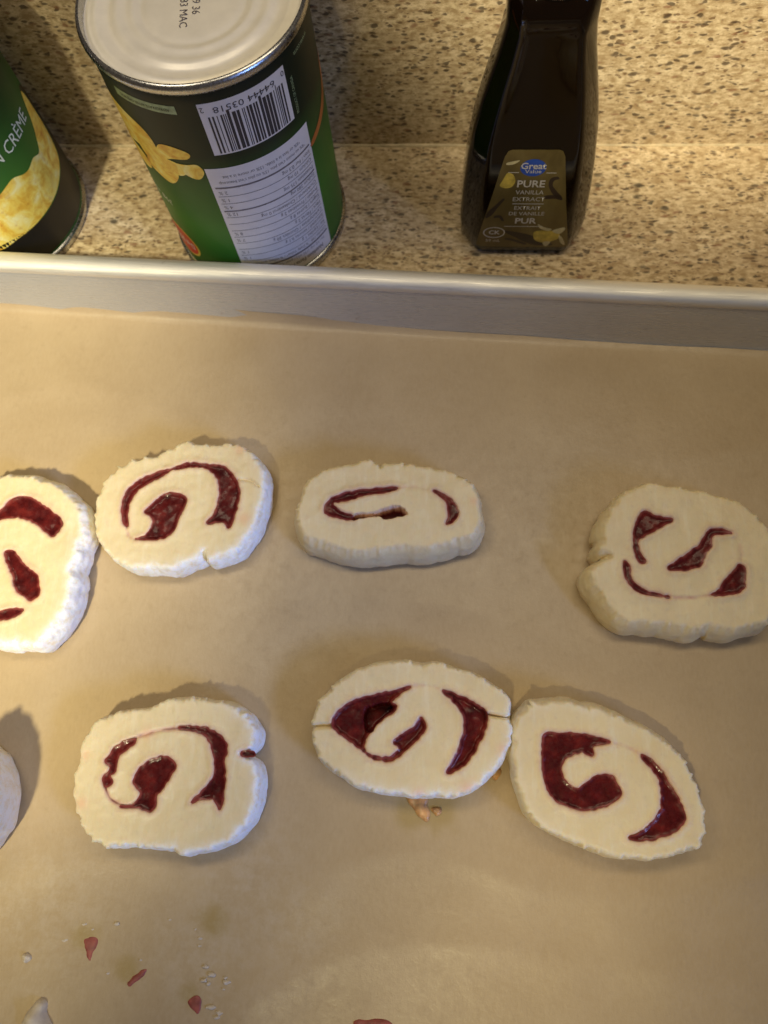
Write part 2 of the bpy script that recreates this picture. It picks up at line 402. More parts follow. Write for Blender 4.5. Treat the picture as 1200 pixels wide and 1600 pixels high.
# ------------------------------------------------------------------ parchment paper
def parchment():
    nx, ny = 230, 180; pts2 = []
    v = []; gr = []; fl = []; f = []
    spots = [((133, 1462), 4.5), ((200, 1515), 5), ((293, 1553), 4), ((690, 1262), 7), ((640, 1275), 6), ((330, 1440), 5)]
    sp = [(unproj([q], 1.5)[0], r) for q, r in spots]
    fs = [(unproj([q], 1.5)[0], r) for q, r in (((330, 1500), 26), ((380, 1370), 22), ((60, 1420), 26), ((440, 1440), 20))]
    c, s = math.cos(PAN_ROT), math.sin(PAN_ROT)
    X = np.linspace(PX0+17, PX1-17, nx); T = np.linspace(0, 1, ny)
    creases = [(spline(unproj(l, 1.5), 4, False), wd, h) for l, wd, h in (([(-60,1390),(180,1340),(420,1385),(640,1330),(900,1400),(1230,1360)], 7, .5), ([(330,1620),(520,1500),(760,1480),(1230,1560)], 6, .55), ([(380,560),(470,700),(440,900),(520,1010)], 8, .4), ([(820,560),(860,680),(1010,720),(1230,690)], 7, .4), ([(560,930),(760,960),(900,1020)], 6, .35), ([(-40,640),(120,600),(300,660)], 6, .4), ([(60,1100),(90,1260),(60,1420),(150,1620)], 6, .4))]
    ridge = unproj([(330, 1440), (560, 1210), (900, 1120)], 1.5)
    for j, t in enumerate(T):
        for i, x in enumerate(X):
            top = -16.3+float(np.interp(x+PC[0], [-240, -190, -115, -30, 60], [7.6, 6.6, 3.6, .9, .2]))+.25*float(vnoise(x, 3, 30, 5))
            y = top-(top+PYD-18)*t
            over = y+15.4-1.2                        # how far up the wall's foot
            z = 1.35+max(0, .35*vnoise(x, y, 46, 7)+.25*vnoise(x, y, 17, 8)+.12)
            if y > -19: z += float(np.interp(y, [-19, -16.4, -15.2, -14, -8.4], [0, .35, 2.0, 5.4, 17.5]))
            wx, wy = PC[0]+c*x-s*y, PC[1]+s*x+c*y
            P = np.array([wx, wy])
            pts2.append((wx, wy))
            gr.append(max(math.exp(-(np.linalg.norm(P-q)*(1+.35*float(vnoise(wx, wy, 4, 3)))/r)**4) for q, r in sp))
            fl.append(max(math.exp(-(np.linalg.norm(P-q)/r)**2) for q, r in fs))
            v.append((x, y, z))
    PP = np.array(pts2); dz = np.zeros(len(PP))
    for q, wd, h in creases:
        d = pdist(PP, q, False)*(1+.3*vnoise(PP[:, 0], PP[:, 1], 12, 4)); dz += 1.5*h*np.exp(-(d/wd)**1.4)*(.55+.45*vnoise(PP[:, 0], PP[:, 1], 22, 9))
    v = [(x, y, z+max(0, float(k))) for (x, y, z), k in zip(v, dz)]
    for j in range(ny-1):
        for i in range(nx-1):
            a = j*nx+i; f.append((a, a+nx, a+nx+1, a+1))
    o = mesh_obj('parchment_sheet', v, f, PARCH, attrs={'grease': gr, 'flour': fl})
    o.location = (PC[0]*MM, PC[1]*MM, 0); o.rotation_euler.z = PAN_ROT
    tag(o, 'sheet of brown baking parchment lining the aluminium tray', 'parchment paper')
parchment()
ZP = 1.9                                            # top of the paper

# ------------------------------------------------------------------ sliced pastry rolls
def roll(label, out, jams, cracks=(), holes=(), tops=12.5, seed=1, flour=None, flour_amt=1.0, bulge=1.6, foot=(0, 0), blush=(), round_r=.75, extra_parts=None, depth=2.6, jam_level=.45, soft_none=False, side_amp=1.0):
    zt = ZP+tops
    P = unproj(out, zt); c = P.mean(0)
    poly = spline(P-c, .65); poly = ccw(poly)
    poly = jag(jag(poly, .62, 2.4, seed), .52, .95, seed+50)
    sp_ = np.clip(vnoise(poly[:, 0], poly[:, 1], 1.2, seed+77)-.15, 0, 1)**1.3*np.clip(.45+vnoise(poly[:, 0], poly[:, 1], 12, seed+78), 0, 1)
    rad = poly/(np.linalg.norm(poly, axis=1)[:, None]+1e-9); poly = poly+rad*(sp_*3.0)[:, None]
    J = []
    for k, j in enumerate(jams):
        q = ccw(spline(unproj(j, zt)-c, .45)); q = jag(q, .30, 1.3, seed+k*7+3); n_ = np.roll(q, -1, 0)-np.roll(q, 1, 0); n_ = np.stack([n_[:, 1], -n_[:, 0]], 1); q = q+.32*n_/(np.linalg.norm(n_, axis=1)[:, None]+1e-9); J.append(q)
    Hs = [ccw(spline(unproj(j, zt)-c, .4)) for j in holes]
    Hs = [jag(q, .25, 1.0, seed+11) for q in Hs]
    Hs = [q+.22*(lambda n_: n_/(np.linalg.norm(n_, axis=1)[:, None]+1e-9))(np.stack([(np.roll(q, -1, 0)-np.roll(q, 1, 0))[:, 1], -(np.roll(q, -1, 0)-np.roll(q, 1, 0))[:, 0]], 1)) for q in Hs]
    C = [(spline(unproj(l, zt)-c, .4, False), wd, dp, *ex) for l, wd, dp, *ex in cracks]
    extra = [q for q in J+Hs]
    def offs(q, d):
        n_ = np.roll(q, -1, 0)-np.roll(q, 1, 0); n_ = np.stack([n_[:, 1], -n_[:, 0]], 1); return q+d*n_/(np.linalg.norm(n_, axis=1)[:, None]+1e-9)
    for q in J+Hs: extra += [offs(q, -.35), offs(q, -.75), offs(q, .4), offs(q, -1.2)]
    for q, wd, dp, *_s in C:
        extra += [q, q+(wd*.5, wd*.5), q-(wd*.5, wd*.5), q+(-wd*.5, wd*.5), q-(-wd*.5, wd*.5)]
    V, F = fill(poly, .8, seed, np.vstack(extra) if extra else None, .35, J+Hs)
    do = pdist(V, poly)
    e = np.clip(do/round_r, 0, 1)
    z = zt-round_r*(1-np.sqrt(np.clip(1-(1-e)**2, 0, 1)))
    z += .30*vnoise(V[:, 0], V[:, 1], 11, seed+2)+.12*vnoise(V[:, 0], V[:, 1], 2.4, seed+4)+.04*vnoise(V[:, 0], V[:, 1], 1.1, seed+5)
    stain = np.zeros(len(V))
    for q in J:
        ins = inside(V, q); d = pdist(V, q); sd = np.where(ins, d, -d)
        z -= depth*sstep(-.25, 1.3, sd)
        z += .35*np.exp(-((sd+.9)/.9)**2)            # lip of dough round the filling
        stain = np.maximum(stain, np.where(ins, .6+.4*sstep(0, .5, d), .56*np.exp(-(d/.9))+.10*np.exp(-(d/2.2))))
    for q in Hs:
        ins = inside(V, q); d = pdist(V, q); sd = np.where(ins, d, -d)
        z = np.minimum(z, np.where(sd > 0, zt-9*sstep(0, .4, sd), 1e3))
        stain = np.maximum(stain, np.maximum(sstep(.0, .3, sd), .35*np.exp(-d/.6)))
    for q, wd, dp, *ex in C:
        d = pdist(V, q, False); k = np.exp(-(d/wd)**2); z -= dp*k
        if ex: stain = np.maximum(stain, ex[0]*np.exp(-(d/(wd*1.3))**2)*(1+.5*vnoise(V[:, 0], V[:, 1], 2.2, seed+14)))
    if flour is None: fa = np.zeros(len(V))
    else:
        fx, fy = flour; nrm = np.linalg.norm(V, axis=1)+1e-6
        dirw = sstep(-.25, .6, (V[:, 0]*fx+V[:, 1]*fy)/nrm/math.hypot(fx, fy))
        fa = flour_amt*dirw*np.exp(-(do/1.7)**1.5)
    fa = np.maximum(fa, (.15 if flour is None else .45)*np.exp(-(do/.7)**2))
    bl = np.zeros(len(V))
    for (q, r) in blush:
        d = np.linalg.norm(V-(unproj([q], zt)[0]-c), axis=1); bl = np.maximum(bl, np.exp(-(d/r)**2))
    verts = [(V[i, 0], V[i, 1], z[i]-ZP) for i in range(len(V))]
    faces = [tuple(t) for t in F]
    stain = list(stain); fa = list(fa); bl = list(bl)
    # sides
    n = len(poly)
    nn = np.roll(poly, -1, 0)-np.roll(poly, 1, 0); nn = np.stack([nn[:, 1], -nn[:, 0]], 1); nn /= np.linalg.norm(nn, axis=1)[:, None]+1e-9
    for _ in range(6): nn = nn+np.roll(nn, 1, 0)+np.roll(nn, -1, 0); nn /= np.linalg.norm(nn, axis=1)[:, None]+1e-9
    ang = np.arctan2(poly[:, 1], poly[:, 0])
    soft = poly.copy()
    for _ in range(14): soft = .5*soft+.25*np.roll(soft, 1, 0)+.25*np.roll(soft, -1, 0)
    sx_, sy_ = soft[:, 0], soft[:, 1]
    base = len(verts)
    d0 = pdist(poly[:1], poly)
    zr = [float(z[np.argmin(((V-p)**2).sum(1))]) for p in poly]
    NR = 12
    lump = 1+.35*vnoise(sx_, sy_, 9, seed+9)+.07*vnoise(sx_, sy_, 4, seed+10)
    side_n = [.28*vnoise(sx_+7*k, sy_-9*k, 3.0, seed+30+k//3)*min(1, k/3)+.16*vnoise(sx_+5.3*k, sy_+7.7*k, 1.5, seed+60) for k in range(NR+1)]
    for k in range(NR+1):
        t = k/NR
        for i, p in enumerate(poly):
            prof = math.sin(math.pi*min(1, t*.96))**.8
            off = bulge*prof*lump[i]
            if 0 < k < NR: off += side_amp*side_n[k][i]
            fo = max(0.0, foot[0]*nn[i, 0]+foot[1]*nn[i, 1]); off += fo*t**.7
            if k == NR: off -= 1.2
            b_ = min(1.0, t*4)
            q = p*(1-b_)+soft[i]*b_+nn[i]*off*(1 if k else 0)
            zz = (zr[i]-ZP)*(1-t)
            verts.append((q[0], q[1], zz if k < NR else .0))
            if flour is None: fv = .0
            else:
                dw = float(sstep(-.5, .5, (nn[i, 0]*flour[0]+nn[i, 1]*flour[1])/math.hypot(*flour))); fv = flour_amt*max(.25, dw)
            fa.append(fv); stain.append(0); bl.append(0)
    for k in range(NR):
        for i in range(n):
            i2 = (i+1) % n; a = base+k*n
            faces.append((a+i2, a+i, a+n+i, a+n+i2))
    faces.append(tuple(base+NR*n+i for i in range(n-1, -1, -1)))
    root = empty('pastry_roll', (c[0], c[1], ZP))
    tag(root, label, 'pastry roll', 'unbaked jam rolls on the baking tray')
    mesh_obj('dough', verts, faces, DOUGH, root, attrs={'stain': stain, 'flour': fa, 'blush': bl}, merge=True)
    for k, q in enumerate(J):
        V2, F2 = fill(q, .5, seed+k, None, .4)
        d = pdist(V2, q)
        for h in Hs:
            pass
        zz = zt-ZP-.02-jam_level*sstep(0, 1.6, d)+.20*sstep(0, 1.4, d)*vnoise(V2[:, 0], V2[:, 1], 3.2, seed+k)+.07*sstep(0, 1.2, d)*vnoise(V2[:, 0], V2[:, 1], 1.2, seed+k+5)
        for h in Hs:
            i_ = inside(V2, h); dh = pdist(V2, h); zz = np.where(i_, zz-6.5*sstep(0, .6, dh), zz)
        ed = sstep(.0, .9, d+.35*vnoise(V2[:, 0], V2[:, 1], 1.3, seed+k+9)) if not soft_none else np.ones(len(d))
        mesh_obj('jam_filling', [(V2[i, 0], V2[i, 1], zz[i]) for i in range(len(V2))], F2, JAM, root, attrs={'edge': ed})
    return root, c

roll('slice cut off by the edge with fat jam curls and a floury bluish flank',
     [(-60,775),(-20,750),(20,742),(50,745),(80,755),(105,772),(120,792),(129,815),(127,838),(116,862),(110,885),(112,908),(106,938),(92,965),(72,990),(55,1006),(20,1003),(-10,1002),(-50,985),(-85,940),(-95,870),(-85,810)],
     [[(0,797),(20,780),(45,777),(65,788),(85,803),(97,816),(92,828),(82,838),(70,830),(55,817),(35,809),(15,808),(0,812),(-15,825),(-30,818),(-15,803)],
      [(7,865),(22,863),(40,884),(58,900),(61,915),(60,930),(48,938),(38,930),(26,924),(22,910),(18,895)],
      [(0,956),(15,951),(36,952),(25,962),(0,968),(-20,962),(-15,954)]],
     seed=11, flour=(.9, -.6), flour_amt=1.1, bulge=1.7, foot=(1.8, -.6), blush=[((50,940), 3.0)])
roll('slice nearest the barcode can with a bent jam band and a cleft floury lower edge',
     [(149,799),(154,770),(172,741),(202,722),(235,713),(264,702),(290,690),(315,695),(348,695),(381,700),(403,720),(411,741),(412,759),(408,781),(401,807),(388,836),(367,858),(341,869),(325,876),(317,862),(306,873),(271,884),(235,886),(205,884),(180,873),(158,851),(148,825)],
     [[(199,824),(191,807),(194,777),(209,757),(235,742),(262,734),(262,738),(237,751),(214,767),(202,785),(199,807)],
      [(227,799),(246,781),(264,770),(290,777),(284,799),(275,818),(268,832),(253,841),(235,843),(211,842),(227,837),(238,821),(236,807)],
      [(262,735),(293,724),(326,726),(352,730),(367,748),(374,766),(370,792),(363,814),(357,824),(348,815),(324,817),(334,803),(343,777),(341,752),(330,736),(310,729),(285,731)]],
     cracks=[([(212,842),(200,836),(197,822)], .6, .2, .55), ([(372,748),(390,750),(405,760)], .35, 1.0), ([(317,862),(316,878)], .8, 4)],
     seed=23, flour=(.7, -.8), flour_amt=1.0, bulge=1.2, foot=(1.1, -.6), blush=[((381,810), 2.5), ((375,703), 2)])
roll('flat oval slice with a thin jam loop round a dark hollow in its middle',
     [(464,797),(470,776),(479,755),(500,737),(524,731),(539,726),(560,721),(589,722),(594,726),(600,722),(632,725),(671,731),(704,737),(728,752),(743,767),(751,791),(752,815),(743,833),(722,841),(692,851),(656,856),(620,853),(584,860),(554,860),(527,854),(508,847),(476,839),(465,818)],
     [[(624,762),(602,762),(572,765),(539,770),(518,779),(508,791),(509,803),(527,808),(545,812),(556,808),(536,801),(524,793),(522,785),(542,782),(572,774),(602,769)],
      [(677,767),(692,771),(707,783),(715,797),(710,812),(698,819),(700,806),(699,791),(692,779)]],
     holes=[[(558,803),(584,801),(603,794),(620,791),(630,795),(636,803),(623,807),(602,810),(590,806),(569,808),(551,812)]],
     cracks=[([(594,716),(594,729)], .5, 1.8), ([(624,762),(650,761),(679,767)], .7, .15, .28)], seed=37, flour=None, bulge=1.4, foot=(0, -3.6), blush=[((741,783), 1.8)], depth=2.2)
roll('rounded slice standing apart with three separate jam patches and a nicked flank',
     [(941,848),(947,821),(957,797),(976,773),(997,760),(1019,756),(1040,759),(1067,763),(1093,768),(1120,776),(1147,783),(1168,795),(1187,811),(1202,828),(1212,850),(1218,890),(1212,930),(1198,967),(1168,979),(1136,984),(1109,976),(1088,981),(1056,976),(1013,972),(984,968),(960,955),(944,933),(931,912),(925,896),(933,880),(951,868),(938,860)],
     [[(1011,800),(1024,806),(1051,812),(1029,825),(1008,836),(997,845),(998,858),(1008,877),(1001,879),(993,864),(991,837),(995,816),(1001,803)],
      [(1143,833),(1128,827),(1112,827),(1101,837),(1093,851),(1072,867),(1045,887),(1061,891),(1083,888),(1097,880),(1102,864),(1112,851),(1113,838),(1126,834)],
      [(1155,883),(1163,888),(1164,912),(1155,925),(1136,929),(1109,930),(1125,922),(1131,909),(1143,896)],
      [(976,877),(984,885),(985,901),(995,915),(1013,924),(1045,933),(1012,929),(992,921),(980,907),(975,891)]],
     cracks=[([(935,865),(953,868)], .8, 3), ([(1045,933),(1080,934),(1109,930)], .6, .2, .5), ([(1128,828),(1155,850),(1160,884)], .9, .2, .26)], seed=41, flour=None, bulge=1.8, foot=(-2.2, -2.4), depth=2.2, jam_level=.35)
roll('squarish slice with a slanted jam bar and a jam-filled nick in its floury side',
     [(117,1217),(121,1192),(128,1160),(147,1132),(170,1117),(200,1111),(232,1105),(257,1097),(276,1093),(308,1094),(333,1097),(358,1102),(379,1116),(393,1132),(398,1148),(396,1164),(379,1174),(378,1181),(394,1190),(398,1205),(402,1230),(396,1255),(383,1287),(361,1313),(343,1321),(314,1328),(286,1334),(267,1326),(238,1325),(203,1318),(169,1321),(150,1311),(132,1298),(122,1274),(116,1246)],
     [[(212,1154),(197,1158),(178,1169),(172,1179),(165,1189),(172,1200),(162,1215),(164,1230),(175,1222),(172,1211),(181,1203),(183,1186),(190,1176),(208,1163)],
      [(260,1182),(275,1195),(267,1211),(254,1230),(245,1243),(243,1258),(235,1268),(216,1262),(188,1260),(210,1255),(219,1239),(208,1222),(219,1201),(238,1187)],
      [(280,1137),(314,1136),(336,1144),(351,1157),(355,1176),(349,1189),(352,1211),(349,1243),(343,1265),(333,1249),(314,1248),(298,1255),(321,1230),(335,1208),(333,1179),(327,1157),(311,1144)],
      [(380,1173),(395,1173),(399,1180),(390,1183),(378,1182)]],
     cracks=[([(203,1156),(245,1142),(285,1137)], .7, .5, .75), ([(162,1222),(172,1248),(198,1262)], .6, .5, .7)],
     seed=53, flour=(1.0, -.5), flour_amt=1.15, bulge=1.0, foot=(1.3, -.3), blush=[((127,1255), 2.0), ((230,1146), 2.2), ((134,1180), 1.5)])
roll('thick floury end piece standing taller than the rest at the tray corner',
     [(-60,1172),(-46,1184),(-36,1205),(-32,1240),(-36,1285),(-52,1315),(-70,1340),(-88,1352),(-98,1335),(-126,1270),(-118,1205),(-68,1165)],
     [[(-98,1235),(-80,1225),(-68,1240),(-72,1265),(-88,1280),(-100,1262)]],
     seed=61, tops=28, flour=(1, .1), flour_amt=.9, bulge=1.6, round_r=2.5, side_amp=.45)
roll('cracked oval slice split on both sides, deep jam pocket, butter leaking out below',
     [(487,1128),(502,1096),(534,1062),(568,1042),(613,1035),(658,1037),(704,1041),(743,1054),(777,1074),(793,1093),(799,1116),(795,1121),(799,1147),(791,1176),(774,1198),(746,1226),(709,1244),(675,1242),(641,1242),(602,1239),(556,1225),(534,1210),(511,1193),(494,1170),(488,1147),(492,1136)],
     [[(613,1080),(641,1073),(624,1084),(612,1096),(620,1103),(612,1114),(592,1128),(574,1150),(568,1168),(578,1180),(600,1184),(612,1181),(624,1170),(616,1160),(624,1150),(647,1136),(658,1121),(664,1136),(653,1154),(632,1174),(610,1188),(582,1184),(568,1173),(545,1156),(519,1133),(531,1110),(556,1094),(590,1085)],
      [(692,1079),(726,1091),(755,1108),(760,1130),(749,1159),(732,1187),(709,1206),(698,1207),(709,1187),(721,1159),(726,1130),(718,1105)]],
     holes=[[(571,1108),(604,1098),(612,1106),(592,1126),(580,1144),(571,1140)]],
     cracks=[([(641,1072),(668,1071),(694,1078)], .7, .2, .3), ([(757,1115),(780,1119),(803,1123)], .42, 3.5), ([(480,1136),(500,1134),(520,1134)], .5, 3)],
     seed=71, flour=(.5, -.9), flour_amt=.95, bulge=1.1, blush=[((730,1232), 3), ((786,1170), 2), ((655,1240), 2)], depth=4.2, jam_level=1.3)
roll('pointed oval slice with a broad jam hook and curved sliver, touching the cracked slice',
     [(807,1130),(814,1116),(834,1102),(862,1096),(891,1099),(930,1108),(970,1122),(1004,1139),(1038,1159),(1066,1184),(1083,1215),(1098,1249),(1102,1289),(1095,1317),(1072,1329),(1027,1342),(981,1339),(930,1329),(885,1309),(851,1292),(828,1272),(814,1244),(806,1210),(803,1170)],
     [[(851,1147),(879,1146),(913,1147),(953,1159),(928,1166),(925,1180),(908,1175),(885,1184),(877,1201),(885,1222),(899,1232),(917,1224),(930,1214),(953,1211),(964,1224),(970,1241),(953,1255),(925,1265),(891,1262),(862,1244),(851,1215),(848,1176)],
      [(1002,1180),(1027,1196),(1044,1221),(1061,1249),(1070,1281),(1055,1298),(1021,1311),(984,1310),(1007,1298),(1030,1272),(1034,1244),(1028,1215)]],
     cracks=[([(953,1159),(980,1167),(1004,1181)], .7, .2, .32)], seed=83, flour=(-.9, .3), flour_amt=.35, bulge=1.2, foot=(-.6, 1.4))

# ------------------------------------------------------------------ bits on the paper
def bit(name, label, cat, poly, h, mat, group=None, seed=1, z0=None, parent=None):
    z0 = ZP-.25 if z0 is None else z0
    P = unproj(poly, z0); c = P.mean(0)
    q = ccw(spline(P-c, max(.18, np.ptp(P, axis=0).max()/28))); q = jag(q, .04*np.ptp(q, axis=0).max(), np.ptp(q, axis=0).max()/4, seed)
    sz = np.ptp(q, axis=0).max()
    V, F = fill(q, max(.22, sz/16), seed, None, .4)
    d = pdist(V, q); dm = d.max()+1e-6
    z = h*np.sqrt(np.clip(1-(1-np.clip(d/dm, 0, 1))**2, 0, 1))*(1+.3*vnoise(V[:, 0], V[:, 1], sz/4, seed))
    n = len(V); nb = len(q)
    verts = [(V[i, 0], V[i, 1], z[i]) for i in range(n)]
    o = mesh_obj(name, verts, F, mat); o.location = (c[0]*MM, c[1]*MM, z0*MM)
    tag(o, label, cat, group); return o
bit('jam_bit', 'elongated red jam bit on the paper, the one nearest the squarish slice', 'jam bit', [(131,1468),(140,1463),(152,1467),(151,1480),(145,1490),(142,1504),(137,1503),(135,1488)], .4, REDBIT, 'red jam bits on the paper', 3)
bit('jam_bit', 'slanted thin red jam bit on the paper, middle one of three', 'jam bit', [(199,1536),(208,1527),(220,1517),(229,1515),(226,1523),(214,1533),(203,1541)], .4, REDBIT, 'red jam bits on the paper', 5)
bit('jam_bit', 'stubby red jam bit on the paper beside a trail of flour crumbs', 'jam bit', [(293,1566),(300,1558),(311,1556),(315,1566),(312,1580),(307,1584),(300,1576)], .4, REDBIT, 'red jam bits on the paper', 7)
bit('jam_bit', 'orange-red jam bit cut by the lower edge of the picture', 'jam bit', [(552,1600),(560,1592),(575,1594),(590,1593),(606,1595),(614,1602),(600,1612),(570,1614)], 1.0, REDBIT, 'red jam bits on the paper', 9)
bit('butter_ooze', 'orange butter and jam leaking from under the cracked slice', 'butter', [(634,1243),(652,1238),(668,1245),(668,1258),(672,1271),(667,1283),(655,1278),(646,1266)], 1.0, BUTTER, None, 4)
bit('butter_ooze', 'small orange butter drop just beside the larger leak', 'butter', [(673,1264),(680,1261),(690,1264),(689,1272),(681,1274)], .8, BUTTER, None, 6)
bit('butter_ooze', 'small brown butter drop between the two lower slices that touch', 'butter', [(768,1204),(776,1199),(783,1203),(781,1213),(773,1219),(768,1213)], .9, BUTTER, None, 8)
bit('dough_scrap', 'pale dough scrap at the bottom edge of the picture', 'dough scrap', [(34,1604),(40,1588),(50,1573),(58,1563),(68,1561),(74,1567),(73,1580),(78,1594),(84,1608),(60,1625)], 4.5, FLOURM, None, 5)
bit('dough_crumb', 'round white dough crumb lying alone on the paper', 'crumb', [(35,1494),(40,1489),(48,1491),(51,1497),(46,1503),(38,1502)], 1.8, FLOURM, None, 2)
crumbs = [(313,1466,4),(321,1510,6),(330,1524,8),(318,1532,7),(326,1537,5),(355,1535,7),(349,1546,4),(329,1574,8),(343,1583,7),(131,1444,5),(183,1443,5),(102,1469,6),(220,1500,3),(168,1521,4),(305,1452,3),(338,1590,6),(312,1478,3),(352,1528,4),(265,1437,3),(145,1452,3)]
rc = random.Random(5)
for i, (x, y, s) in enumerate(crumbs):
    pts = []
    for k in range(7):
        a = 2*math.pi*k/7; r_ = .8*s*rc.uniform(.6, 1.15); pts.append((x+r_*math.cos(a)*1.25, y+r_*math.sin(a)*.75))
    bit('flour_crumb', 'tiny white flour crumb on the brown paper below the squarish slice', 'crumb', pts, .07*s+.12, FLOURM, 'flour crumbs scattered on the paper', 20+i)

# ------------------------------------------------------------------ printing helpers
def text2d(body, size, align='CENTER', bold=False, sx=1.0):
    cu = bpy.data.curves.new('t', 'FONT'); cu.body = body; cu.size = size; cu.align_x = align; cu.align_y = 'CENTER'
    cu.resolution_u = 2
    if bold: cu.offset = size*.018
    o = bpy.data.objects.new('t', cu); COL.objects.link(o)
    dg = bpy.context.evaluated_depsgraph_get(); me = o.evaluated_get(dg).to_mesh()
    v = [(p.co.x*sx, p.co.y) for p in me.vertices]; f = [tuple(p.vertices) for p in me.polygons]
    o.evaluated_get(dg).to_mesh_clear(); bpy.data.objects.remove(o); bpy.data.curves.remove(cu)
    return v, f
class Wrap:
    """collects flat shapes (arc millimetres s, height z) and wraps them round a can of radius r"""
    def __init__(s, r): s.r = r; s.g = Geo()
    def put(s, v, f): s.g.add([(s.r*math.sin(a/s.r), -s.r*math.cos(a/s.r), z) for a, z in v], f)
    def rect(s, a0, a1, z0, z1, sub=2.0):
        n = max(1, int(abs(a1-a0)/sub)); v = []; f = []
        for i in range(n+1):
            a = a0+(a1-a0)*i/n; v += [(a, z0), (a, z1)]
        for i in range(n): f.append((2*i, 2*i+2, 2*i+3, 2*i+1))
        s.put(v, f)
    def text(s, body, a, z, size, rot=0, align='CENTER', sx=1.0, bold=False):
        v, f = text2d(body, size, align, bold, sx); c, q = math.cos(rot), math.sin(rot)
        s.put([(a+x*c-y*q, z+x*q+y*c) for x, y in v], f)
    def poly(s, pts, sp=1.5, seed=0, smooth=True):
        p = spline(np.array(pts), sp*.6) if smooth else np.array(pts, float)
        V, F = fill(p, sp, seed); s.put([tuple(q) for q in V], F)
    def obj(s, name, mat, parent): return mesh_obj(name, s.g.v, s.g.f, mat, parent)
RB, RR, HC = 38.0, 39.25, 111.0
D2A = math.pi/180*RB
def can(ax, label, upside):
    root = empty('food_can', (ax[0], ax[1], 0)); tag(root, label, 'can', 'green corn cans on the counter')
    v, f = lathe([(RB-.3, 3.4), (RB, 4.2)]+[(RB, z) for z in np.linspace(8, HC-8, 12)]+[(RB, HC-4.6), (RB-.3, HC-4.0)], 128)
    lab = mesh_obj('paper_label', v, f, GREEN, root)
    # double seams
    v, f = lathe([(RB-.6, HC-4.6), (RB+.2, HC-4.2)]+[(RR-1.5+1.5*math.cos(R(a)), HC-2.0+2.0*math.sin(R(a))) for a in range(-70, 91, 16)]+[(RR-1.6, HC-.35), (RR-1.8, HC-1.0), (RR-2.0, HC-3.6)], 128)
    mesh_obj('top_seam', v, f, STEEL, root)
    v, f = lathe([(0, .8), (RR-2, .8), (RR-1.4, .1), (RR-.6, 0), (RR-.1, .5), (RR, 1.2), (RR, 2.8), (RR-.1, 3.4), (RB-.5, 4.0)], 128)
    mesh_obj('bottom_seam', v, f, STEEL, root)
    pr = [(RR-2.0, HC-3.6), (RR-2.9, HC-4.0)]
    zc = HC-3.3
    R0 = RR-3.3
    for r in np.arange(R0, 0.0, -.45):
        z = zc
        for (rc_, wd, amp) in ((33.2, 1.5, .8), (29.0, 1.6, -.5), (26.0, 2.0, .75), (20.5, 1.7, .6), (18.0, 1.6, -.45)):
            z += amp*math.exp(-((r-rc_)/wd)**2)
        if r < 19: z += .12
        pr.append((r, z))
    pr.append((0.001, zc+.12))
    v, f = lathe(pr[::-1], 128)
    lid = mesh_obj('lid', v, f, LID, root)
    return root, lab, lid

# main can, standing on its head: barcode, nutrition table, kernels, logo
A1 = (-89.7, -39.6)
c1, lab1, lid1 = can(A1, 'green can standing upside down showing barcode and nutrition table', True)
w_ = Wrap(RB+.10); w_.rect(6.6*D2A, 55.5*D2A, 80.3, 102.8); w_.obj('barcode_panel', WHITE, lab1)
w_ = Wrap(RB+.18); rb = random.Random(11); a = 10.2*D2A
while a < 52.6*D2A:
    wd = rb.choice([.33, .33, .66, .66, 1.0, 1.3]); w_.rect(a, a+wd, 81.0, 97.2 if rb.random() < .93 else 98.6, 1.0); a += wd+rb.choice([.33, .33, .45, .66, .9])
w_.text('64444 03518', 31*D2A, 99.7, 3.5, math.pi, sx=1.25); w_.text('0', 53.9*D2A, 100.4, 3.0, math.pi); w_.text('2', 8.3*D2A, 100.4, 3.0, math.pi)
w_.obj('barcode', BLACK, lab1)
w_ = Wrap(RB+.10); w_.rect(-1.8*D2A, 63.5*D2A, 5.0, 74.0); w_.obj('nutrition_panel', WHITE, lab1)
w_ = Wrap(RB+.18); aL, aR = .2*D2A, 62.0*D2A
w_.text('*5% or less is a little, 15% or more is a lot', 31*D2A, 69.5, 2.15, math.pi, sx=.88)
w_.text('*5% ou moins c’est peu, 15% ou plus c’est beaucoup', 31*D2A, 66.6, 2.15, math.pi, sx=.80)
rows = [('Iron / Fer 0.3 mg', '2 %'), ('Calcium 10 mg', '1 %'), ('Potassium 175 mg', '4 %'), ('Sodium 280 mg', '12 %'), ('Cholesterol / Cholestérol 0 mg', ''), ('Protein / Protéines 2 g', ''),
        ('Sugars / Sucres 8 g', '8 %'), ('Fibre / Fibres 2 g', '7 %'), ('Carbohydrate / Glucides 20 g', ''), ('Saturated / saturés 0.1 g', '1 %'), ('Fat / Lipides 1 g', '1 %')]
z = 61.4
w_.rect(aL, aR, 63.6, 64.4)
for i, (t, pc) in enumerate(rows):
    w_.text(t, aR-.5, z, 2.5, math.pi, 'LEFT', .85)
    if pc: w_.text(pc, aL+.6, z, 2.5, math.pi, 'RIGHT', .95)
    if i == 2: w_.rect(aL, aR, z-2.6, z-1.9)
    else: w_.rect(aL, aR, z-2.1, z-1.85)
    z -= 4.0
w_.text('Calories 100   % Daily Value* / % valeur quotidienne*', 31*D2A, z-.2, 2.2, math.pi, sx=.85); w_.rect(aL, aR, z-2.9, z-1.9)
w_.text('Per 1/2 cup (125 mL) / pour 1/2 tasse (125 mL)', 31*D2A, z-4.6, 2.2, math.pi, sx=.85)
w_.text('Nutrition Facts / Valeur nutritive', 31*D2A, z-8.2, 3.3, math.pi, sx=.75, bold=True)
w_.obj('nutrition_print', GREYINK, lab1)
w_ = Wrap(RB+.12)
